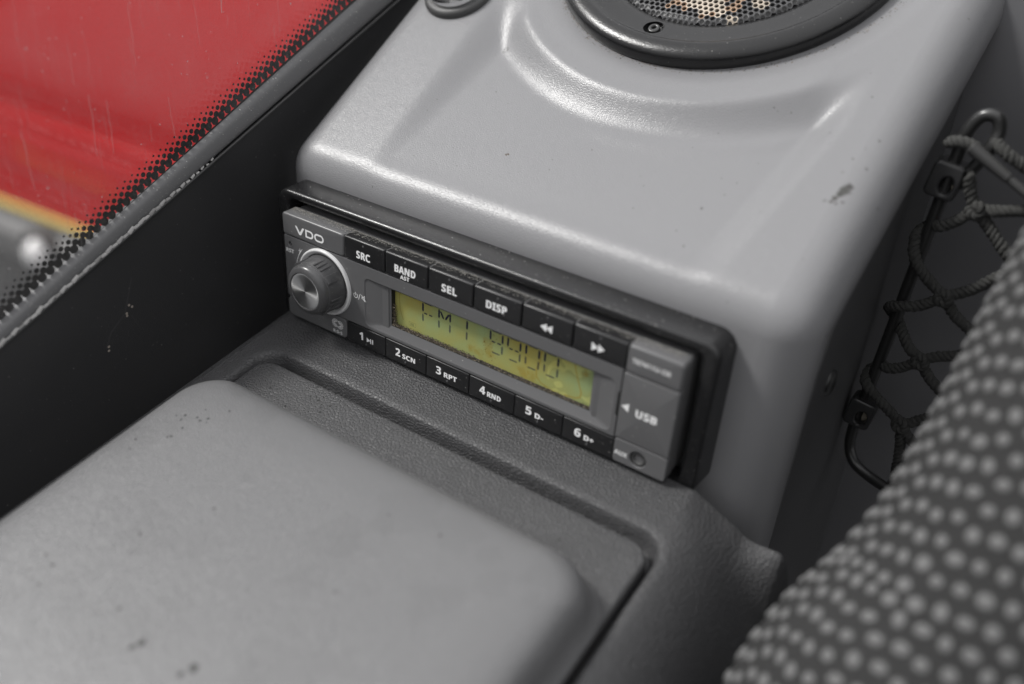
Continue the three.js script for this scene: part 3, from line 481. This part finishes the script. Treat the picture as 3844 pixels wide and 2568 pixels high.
const lidDirt = (base, list, seed, spk) => canvasTex(2000, 1600, -30, 170, 20, 180, (g, X, Y, k) => {
  const rnd = rng(seed); g.fillStyle = base; g.fillRect(0, 0, 2000, 1600);
  for (let i = 0; i < 160; i++) blot(g, rnd() * 2000, rnd() * 1600, 1 + 3 * rnd() ** 3, `rgba(255,255,255,${0.2 + 0.5 * rnd()})`, rnd, 6);
  for (let i = 0; i < 90; i++) blot(g, rnd() * 2000, rnd() * 1600, 20 + 90 * rnd(), 'rgba(110,110,106,0.035)', rnd, 12);
  for (let i = 0; i < 26; i++) { g.strokeStyle = `rgba(255,255,255,${0.3 * rnd()})`; g.lineWidth = 1 + 2 * rnd(); g.beginPath(); const x = rnd() * 2000, y = rnd() * 1600; g.moveTo(x, y); g.quadraticCurveTo(x + 60 * rnd(), y - 40 * rnd(), x + 120 * rnd(), y + 20 * rnd()); g.stroke(); }
  for (const [x, z, r = 0.45] of list) for (let i = 0; i < 3; i++) blot(g, X(x + 0.5 * (rnd() - 0.5)), Y(z + 0.5 * (rnd() - 0.5)), r * k * (0.5 + 0.6 * rnd()), spk, rnd, 7);
});
const lid = thing('storage_lid', 'large grey padded storage box lid in front of the radio', 'lid'); at(lid, 0, -38, 0); lid.rotation.x = LS;
{
  const pad = [[-7.4, 73.3], [-4.8, 71.7], [-4.1, 74.1], [-0.4, 76.4], [-0.6, 80.9], [-1.3, 81.9], [-0.3, 70.3], [1.8, 70.8], [-1.0, 66.0], [3.2, 68.8], [4.3, 70.1], [6.3, 62.0], [35.7, 94.1], [24.5, 112.8], [81.9, 67], [99.5, 64.6, 0.6], [7.4, 132.8, 0.6], [12.2, 133.9, 0.6], [8.2, 138.5, 0.6], [55.1, 136, 1.3], [54, 138, 0.9], [72.7, 133.1, 1.2], [71, 136, 0.9], [87.4, 96, 0.5], [40.9, 132.5, 0.7], [-10, 88], [-8, 92, 0.3], [15, 140, 0.5]];
  const fl = [[7.4, 24.9], [8.9, 30.1], [13.7, 27.8], [18.7, 29.9], [18.0, 34.5], [4.8, 39.2], [-7.4, 34.8, 0.3], [13, 30.2], [11, 29, 0.3], [15.5, 31, 0.3], [122, 36, 0.4], [16.4, 32.4, 0.25]];
  // flat rim round the pad
  const R = (i, y, z0 = 23.2) => rr(-22.8 + i, 148.2 - i, z0 + i, 420 - i, 7 - i, 8).map(([x, z]) => [x, y, z]).reverse();
  const rim = [R(0, -7), R(0, -1.6)]; for (let i = 1; i <= 6; i++) { const a = i / 6 * PI / 2; rim.push(R(1.6 * (1 - cos(a)), -1.6 + 1.4 * sin(a))); } rim.push(R(5.5, -0.15), R(6.5, -0.15));
  const gr = finish(loft(rim, false, true), 0.5); { const p = gr.attributes.position, uv = gr.attributes.uv; for (let i = 0; i < p.count; i++) uv.setXY(i, p.getX(i), p.getZ(i)); }
  const mrim = M.trim.clone(); mrim.color = C(0.069, 0.069, 0.071); mrim.map = lidDirt('#f4f4f4', fl, 61, 'rgba(40,38,36,0.55)'); part('rim', gr, mrim, lid);
  // soft pad
  const prof = [[-0.6, -0.6], [0, 0.2], [1.2, 2.2], [2.0, 5], [2.5, 8], [3.3, 10.6], [4.6, 12.8], [6.4, 14.5], [8.8, 15.7], [12, 16.4], [17, 16.9], [24, 17.2]];
  const Q = (i, y) => rr(-25.2 + i, 147.2 - i, 43.2 + i * 1.15, 430 - i, max(2, 17 - i * 0.5), 14).map(([x, z]) => [x, y, z]).reverse();
  const gp0 = loft(prof.map(([i, y]) => Q(i, y)), false, true); gp0.computeVertexNormals(); const gp = gp0; { const p = gp.attributes.position, uv = []; for (let i = 0; i < p.count; i++) uv.push(p.getX(i), p.getZ(i) + (p.getY(i) < 12 ? (p.getY(i) - 12) * 0.9 : 0)); gp.setAttribute('uv', new THREE.Float32BufferAttribute(uv, 2)); }
  part('pad', gp, mat({ color: C(0.16, 0.16, 0.163), map: lidDirt('#f2f2f2', pad, 62, 'rgba(50,49,46,0.5)'), roughness: 0.4, roughnessMap: smearTex, bump: grainTex, bumpScale: 0.00016 }), lid);
}

// ================================================================ SIDE WINDOW
const win = thing('side_window', 'dusty side window glass with black printed dots along its rubber edge', 'window'); sillFrame(win);
{
  const gp = new THREE.BoxGeometry(640, 330, 4); gp.translate(40, 170, -4.2);
  part('glass_pane', gp, mat({ color: C(1), transmission: 1, thickness: 0, roughness: 0.0, ior: 1.5 }), win);
  const dotN = (t) => 12.0 + 0.0405 * t, gasN = (t) => 9.9 + 0.032 * t;
  // printed edge band, then rows of shrinking dots
  const band = []; for (let t = -200; t <= 240; t += 4) band.push([t, dotN(t) - 1.5]); for (let t = 240; t >= -200; t -= 20) band.push([t, 2]);
  const frit = mat({ color: C(0.012), roughness: 0.35 });
  part('printed_band', poly(band, -2.12), frit, win);
  const circ = new THREE.CircleGeometry(1, 20), dots = [];
  for (let i = -30; i <= 56; i++) for (let k = 0; k < 5; k++) { const t = -61.3 + i * 3.575 - 1.82 * k, r = [1.62, 1.22, 0.95, 0.55, 0.42][k]; const c = circ.clone(); c.scale(r, r, 1); c.translate(t, dotN(t + 1.82 * k) + [0, 1.68, 3.3, 4.6, 6.0][k], -2.1); dots.push(c); }
  const dm = part('printed_dots', mergeGeometries(dots), frit, win); dm.userData = { kind: 'stuff' };
  // dust film with run marks and specks on the inner face
  const film = canvasTex(2000, 1250, -180, 140, 0, 200, (g, X, Y, k) => {
    const rnd = rng(41); g.fillStyle = 'rgb(16,16,16)'; g.fillRect(0, 0, 2000, 1250);
    const im = g.getImageData(0, 0, 2000, 1250), d = im.data; for (let y = 0; y < 1250; y++) for (let x = 0; x < 2000; x++) { const j = (y % 1024) * 1024 + (x % 1024), v = 10 + 6 * nD[j] + 5 * nC[j] + 9 * nE[j] + 6 * nB[j]; d[(y * 2000 + x) * 4] = d[(y * 2000 + x) * 4 + 1] = d[(y * 2000 + x) * 4 + 2] = max(0, v); } g.putImageData(im, 0, 0);
    for (let i = 0; i < 900; i++) { let x = rnd() * 2000, y = rnd() * 1250; g.strokeStyle = `rgba(255,255,255,${0.04 + 0.26 * rnd() ** 3})`; g.lineWidth = 0.8 + 1.2 * rnd(); g.beginPath(); g.moveTo(x, y); const n = 2 + floor(rnd() * 8); for (let q = 0; q < n; q++) { x += -0.39 * 14 + 5 * (rnd() - 0.5); y += 0.92 * 14; g.lineTo(x, y); } g.stroke(); }
    specks(g, 2000, 1250, 2600, rnd, 0.5, 2.4, (r) => `rgba(255,255,255,${0.15 + 0.5 * r()})`);
    for (let i = 0; i < 40; i++) blot(g, rnd() * 2000, rnd() * 1250, 2 + 3 * rnd(), `rgba(255,255,255,${0.2 + 0.3 * rnd()})`, rnd, 7);
    g.strokeStyle = 'rgba(255,255,255,0.55)'; g.lineWidth = 2; g.beginPath(); g.moveTo(X(22), Y(44)); for (let q = 0; q < 10; q++) g.lineTo(X(22 + q * 2.6), Y(44 + q * 2.4 + 3 * sin(q * 1.9))); g.stroke();
  }, { data: true });
  part('dust_film', poly([[-180, 4], [140, 4], [140, 200], [-180, 200]], -2.06), mat({ color: C(0.6, 0.58, 0.57), roughness: 1, alphaMap: film, transparent: true }), win);
  // rubber gasket
  const gs = grid(110, 18, (u, v) => { const t = lerp(-200, 240, u), top = gasN(t), n = lerp(1.0, top, v), b = 3.0 * (1 - (2 * v - 1) ** 6) * (0.72 + 0.28 * cos((v - 0.35) * 2.6)); return [t, n, -2.0 + b, t, n]; });
  part('gasket', gs, mat({ color: C(1), map: speckMap(104, 2600, 130, 235, 21, 50), roughness: 0.5, bump: fineTex, bumpScale: 0.00004 }), win);
  const lip = tube([[-200, 0.75, 0.5], [-60, 0.7, 0.5], [80, 0.9, 0.5], [240, 1.0, 0.5]], 0.55, 80, 8); part('edge_lip', lip, M.rubber, win);
  // worn bright teeth of the trim strip along the gasket's lower edge
  const tooth = slab(-1.6, 1.6, -0.85, 0.85, 0.5, -0.5, 0.5, 0.3, 3, 2), tooth2 = slab(-1.3, 1.3, -0.7, 0.7, 0.4, -0.5, 0.36, 0.3, 3, 2);
  const mt = [0.55, 0.4, 0.62].map((v) => mat({ color: C(v, v * 0.985, v * 0.97), roughness: 0.55, bump: fineTex, bumpScale: 0.0001 })), rnd = rng(6);
  for (let i = 0; i < 44; i++) { const t = -118 + i * 2.62; if (t > -8) break; const q = part('trim_tooth', i % 2 ? tooth : tooth2, mt[floor(rnd() * 3)], win); at(q, t, 1.65 + (i % 2 ? 0.3 : -0.25), 0.35 + 0.25 * rnd()); q.rotation.z = (i % 2 ? 0.3 : -0.2) + 0.15 * (rnd() - 0.5); if (t > -40) q.scale.setScalar(lerp(1, 0.4, (t + 40) / 32)); }
}
// ---- red vehicle standing outside
{
  const t = thing('red_vehicle', 'red vehicle with a yellow stripe and grey bumper seen blurred through the window', 'vehicle'); at(t, -1800, -900, -1000); t.rotation.y = 0.078;
  const sweep = (prof, x0, x1) => { const g = grid(2, prof.length - 1, (u, v, i, j) => [lerp(x0, x1, u), prof[j][0], prof[j][1], lerp(x0, x1, u), prof[j][0]]); return finish(g.toNonIndexed(), 0.2); };
  const red = mat({ color: C(0.6, 0.018, 0.02), roughness: 0.5, roughnessMap: smearTex });
  part('body_panel', sweep([[4, 0], [60, 6], [118, 9], [128, 12], [142, 13], [230, 16], [238, 14], [250, 14], [256, 16.5], [272, 17], [282, 14], [330, 15], [352, 18], [372, 20], [620, 24], [1000, 10], [1600, -60]], -1500, 1700), red, t);
  part('yellow_stripe', sweep([[-15, 4], [-13, 8], [2, 8], [4, 4]], -1500, 1700), mat({ color: C(0.9, 0.66, 0.12), roughness: 0.4 }), t);
  part('bumper', sweep([[-700, -60], [-420, -20], [-200, 30], [-130, 46], [-70, 40], [-40, 10], [-15, 2]], -1500, 1700), mat({ color: C(0.13), roughness: 0.5, roughnessMap: smearTex }), t);
  const lp = zLathe([[46, 0], [44, 16], [34, 34], [18, 44], [0, 47]], 32); lp.translate(-262, -95, 40); part('lamp', lp, mat({ color: C(0.75), roughness: 0.15, clearcoat: 1 }), t);
  const bz = zLathe([[70, -20], [70, 10], [62, 16], [48, 12], [46, 0]], 32); bz.translate(-262, -95, 40); part('lamp_bezel', bz, M.rubber, t);
}

// ================================================================ NET POCKET
const net = thing('net_pocket', 'black cord net stretched on a bent black rod right of the console', 'net');
{
  const Z = -104;
  part('rod', tube([[240, -74, Z + 14], [200, -72.8, Z + 8], [186, -72.2, Z + 4], [179.5, -70, Z + 2], [176, -65, Z], [175.2, -54, Z], [176.6, -30, Z], [178, 0, Z], [179.2, 26, Z], [180, 46, Z], [180.6, 60, Z], [181.5, 68, Z], [184.4, 73, Z], [188.4, 73.4, Z], [190.4, 69.5, Z], [189.6, 63.5, Z + 1], [186.2, 55, Z + 1], [183.6, 49, Z + 1]], 2.2, 220, 14), M.rod, net);
  const clip = (x, y, w, h) => {
    const s = new THREE.Shape(rr(-w / 2, w / 2, -h / 2, h / 2, 2, 4).map((p) => new THREE.Vector2(...p))), hp = new THREE.Path(); hp.absellipse(1.2, -1.2, 2.2, 3.0, 0, 2 * PI, true); s.holes.push(hp);
    const g = new THREE.ExtrudeGeometry(s, { depth: 7, bevelEnabled: true, bevelSize: 0.9, bevelOffset: -0.9, bevelThickness: 0.9, bevelSegments: 3, curveSegments: 20 }); g.rotateZ(-0.12); g.translate(x, y, Z - 3.4); const c = part('clip', g, M.clip, net);
    const d = new THREE.SphereGeometry(2.1, 16, 10); d.scale(1.05, 1.35, 0.5); d.rotateZ(-0.12); d.translate(x + 1.1, y - 1.6, Z + 0.2); part('dirt_in_hole', d, M.sand, c);
  };
  clip(179.6, 50.4, 10.4, 12.5); clip(176.2, -47, 10.4, 12);
  const cz = Z + 4.5, P = (x, y, dz = 0) => [x, y, cz + dz];
  const paths = [
    [P(186.4, 55, 0.4), P(188.6, 49), P(191.8, 44)], [P(191.8, 44), P(198, 45.4, 0.8), P(205.2, 47.6, 1), P(232, 52)], [P(191.8, 44), P(198, 38.6), P(205.5, 31.9, 1), P(216, 22)],
    [P(191.8, 44), P(187, 38.2), P(182.8, 34.8, -1), P(179.6, 33, -7.2), P(176.4, 30, -6), P(176.2, 26.6, -2.5), P(178.8, 20.6, -0.6), P(184, 15.6, -0.5), P(191.4, 11)],
    [P(191.4, 11), P(198.6, 16.4, 0.8), P(205.5, 24.1, 1), P(216, 34)], [P(191.4, 11), P(196.4, 5.6), P(202.4, 2.4, 1), P(216, -8)],
    [P(191.4, 11), P(185, 5.2), P(178.4, 2.2, -0.4), P(174.8, -0.4, -3.5), P(174.8, -3.2, -7), P(178.4, -6.6, -7.5), P(182, -8.8, -2.8), P(185.8, -12.2), P(190.9, -15.4)],
    [P(190.9, -15.4), P(196, -11.6, 0.8), P(201.4, -8.9, 1), P(216, 2)], [P(190.9, -15.4), P(194.6, -20.4), P(199.2, -23.4, 1), P(214, -34)],
    [P(190.9, -15.4), P(186, -20.6), P(181.1, -23.6, -1), P(177.4, -26.4, -7), P(174.4, -29.4, -6), P(174.6, -32.8, -2), P(179, -36, -0.6), P(185.4, -39.8), P(191.6, -43.7)],
    [P(191.6, -43.7), P(195, -41.4, 0.8), P(198.7, -37.9, 1), P(214, -26)], [P(191.6, -43.7), P(193.2, -50), P(194.6, -57), P(195.7, -66), P(197, -80, 3)], [P(191.6, -43.7), P(195, -47.6), P(199, -50, 1), P(214, -60)],
    [P(189.8, 66.5, -4), P(194, 64.6), P(200.8, 61.4), P(212, 57), P(234, 50)], [P(177, 62.8, -2), P(180, 64.6, 0.6), P(184.6, 64.4, 1), P(187.6, 62.6, 1.6)],
  ];
  for (const p of paths) part('cord', rope(p, 1.85, 5.6), M.cord, net);
  for (const [x, y] of [[191.8, 44], [191.4, 11], [190.9, -15.4], [191.6, -43.7]]) part('knot', rope([P(x - 1.6, y + 1.4, 0.6), P(x + 1.2, y + 1.2, 1.6), P(x + 1.4, y - 1.2, 1.4), P(x - 1.2, y - 1.4, 1.6), P(x - 1.6, y + 0.8, 0.8)], 1.8, 5), M.cord, net);
  { // wire-wrapped thick cord end
    const a = V(184.6, 64.2, cz + 2), b = V(203.5, 54.8, cz + 4), L = a.distanceTo(b), pr = [[0, 0]]; for (let i = 0; i <= 46; i++) { const y = i / 46 * L * 0.72; pr.push([2.25 - 0.5 * i / 46 + (i % 2 ? 0.14 : -0.1), y]); } pr.push([1.45, L * 0.73], [1.5, L * 0.8], [1.35, L * 2]);
    const g = lathe(pr, 20); g.applyQuaternion(new THREE.Quaternion().setFromUnitVectors(V(0, 1, 0), b.clone().sub(a).normalize())); g.translate(a.x, a.y, a.z); part('wrapped_cord_end', g, M.wrap, net);
  }
}

// ================================================================ SEAT
{
  const seat = thing('seat', 'dark seat bolster in black fabric woven with rows of pale grey dots', 'seat');
  const ax = [[253.8, 122.9, -104.0], [252.3, 106.0, -91.1], [250.9, 88.6, -77.8], [249.3, 71.3, -64.5], [246.4, 54.8, -51.0], [244.5, 38.5, -38.1], [243.1, 21.7, -25.3], [241.2, 3.4, -11.1], [237.7, -15.7, 4.7], [231.0, -32.2, 20.7], [223.3, -44.4, 34.3], [220.2, -55.8, 44.4], [220.3, -68.5, 53.3], [222.5, -83.1, 62.4]];
  const curve = new THREE.CatmullRomCurve3(ax.map((p) => V(...p))), r = 37, nS = 90, fr = curve.computeFrenetFrames(nS, false);
  part('cushion', (() => { const g = new THREE.TubeGeometry(curve, 120, r, 64, false); const uv = g.attributes.uv; for (let i = 0; i < uv.count; i++) uv.setXY(i, uv.getX(i) * 260, uv.getY(i) * 377); return g; })(), M.fabric, seat);
  const blocker = slab(-170, 190, -420, 20, 50, -90, 0, 36, 8, 8); blocker.rotateY(-PI / 2); blocker.translate(262, -50, 180); part('added_light_blocker', blocker, M.fabric, seat);  // unseen slab added right of the view to shade the console's right flank
  const cam = V(219.25, 152.07, 223.52), L = curve.getLength(), list = [], rnd = rng(17), zig = [0, 0, -1.6, 1.4];
  const cols = 45, step = 6.9, K = 320;
  for (let j = 0; j < cols; j++) {
    const a = j / cols * 2 * PI, pts = [];
    for (let i = 0; i <= K; i++) { const k = Math.round(i / K * nS), t = i / K, n = fr.normals[k].clone().multiplyScalar(-cos(a)).addScaledVector(fr.binormals[k], sin(a)); pts.push([curve.getPointAt(t).addScaledVector(n, r), n]); }
    const len = [0]; for (let i = 1; i <= K; i++) len.push(len[i - 1] + pts[i][0].distanceTo(pts[i - 1][0]));
    const mid = len[K >> 1];
    for (let m = -40; m <= 40; m++) {
      const w = mid + m * step + zig[j % 4] + 0.9 * (rnd() - 0.5); if (w < 1 || w > len[K] - 1) continue; let i = 1; while (len[i] < w) i++;
      const f = (w - len[i - 1]) / max(1e-6, len[i] - len[i - 1]), p = pts[i - 1][0].clone().lerp(pts[i][0], f), nrm = pts[i][1];
      const face = nrm.dot(cam.clone().sub(p).normalize()); if (face < -0.1) continue; list.push({ p, nrm, d: p.distanceTo(cam) - 60 * face });
    }
  }
  list.sort((a, b) => a.d - b.d);
  const dg = mm(new THREE.SphereGeometry(1.8, 12, 6, 0, 2 * PI, 0, PI / 2).scale(1, 0.42, 1)), rest = [], up = V(0, 1, 0);
  list.forEach(({ p, nrm }, i) => {
    const q = new THREE.Quaternion().setFromUnitVectors(up, nrm);
    if (i < 300) { const o = part('fabric_dot', dg, M.dot, seat); at(o, p.x, p.y, p.z); o.quaternion.copy(q); o.scale.set(0.82 + 0.36 * rnd(), 0.5 + 0.4 * rnd(), 0.82 + 0.36 * rnd()); } else rest.push(new THREE.Matrix4().compose(p.clone().multiplyScalar(MM), q, V(1, 1, 1)));
  });
  if (rest.length) { const g = mergeGeometries(rest.map((m) => dg.clone().applyMatrix4(m))); g.userData.mm = true; const o = part('far_fabric_dots', g, M.dot, seat); o.userData = { kind: 'stuff' }; }
}

renderer.render(scene, camera);
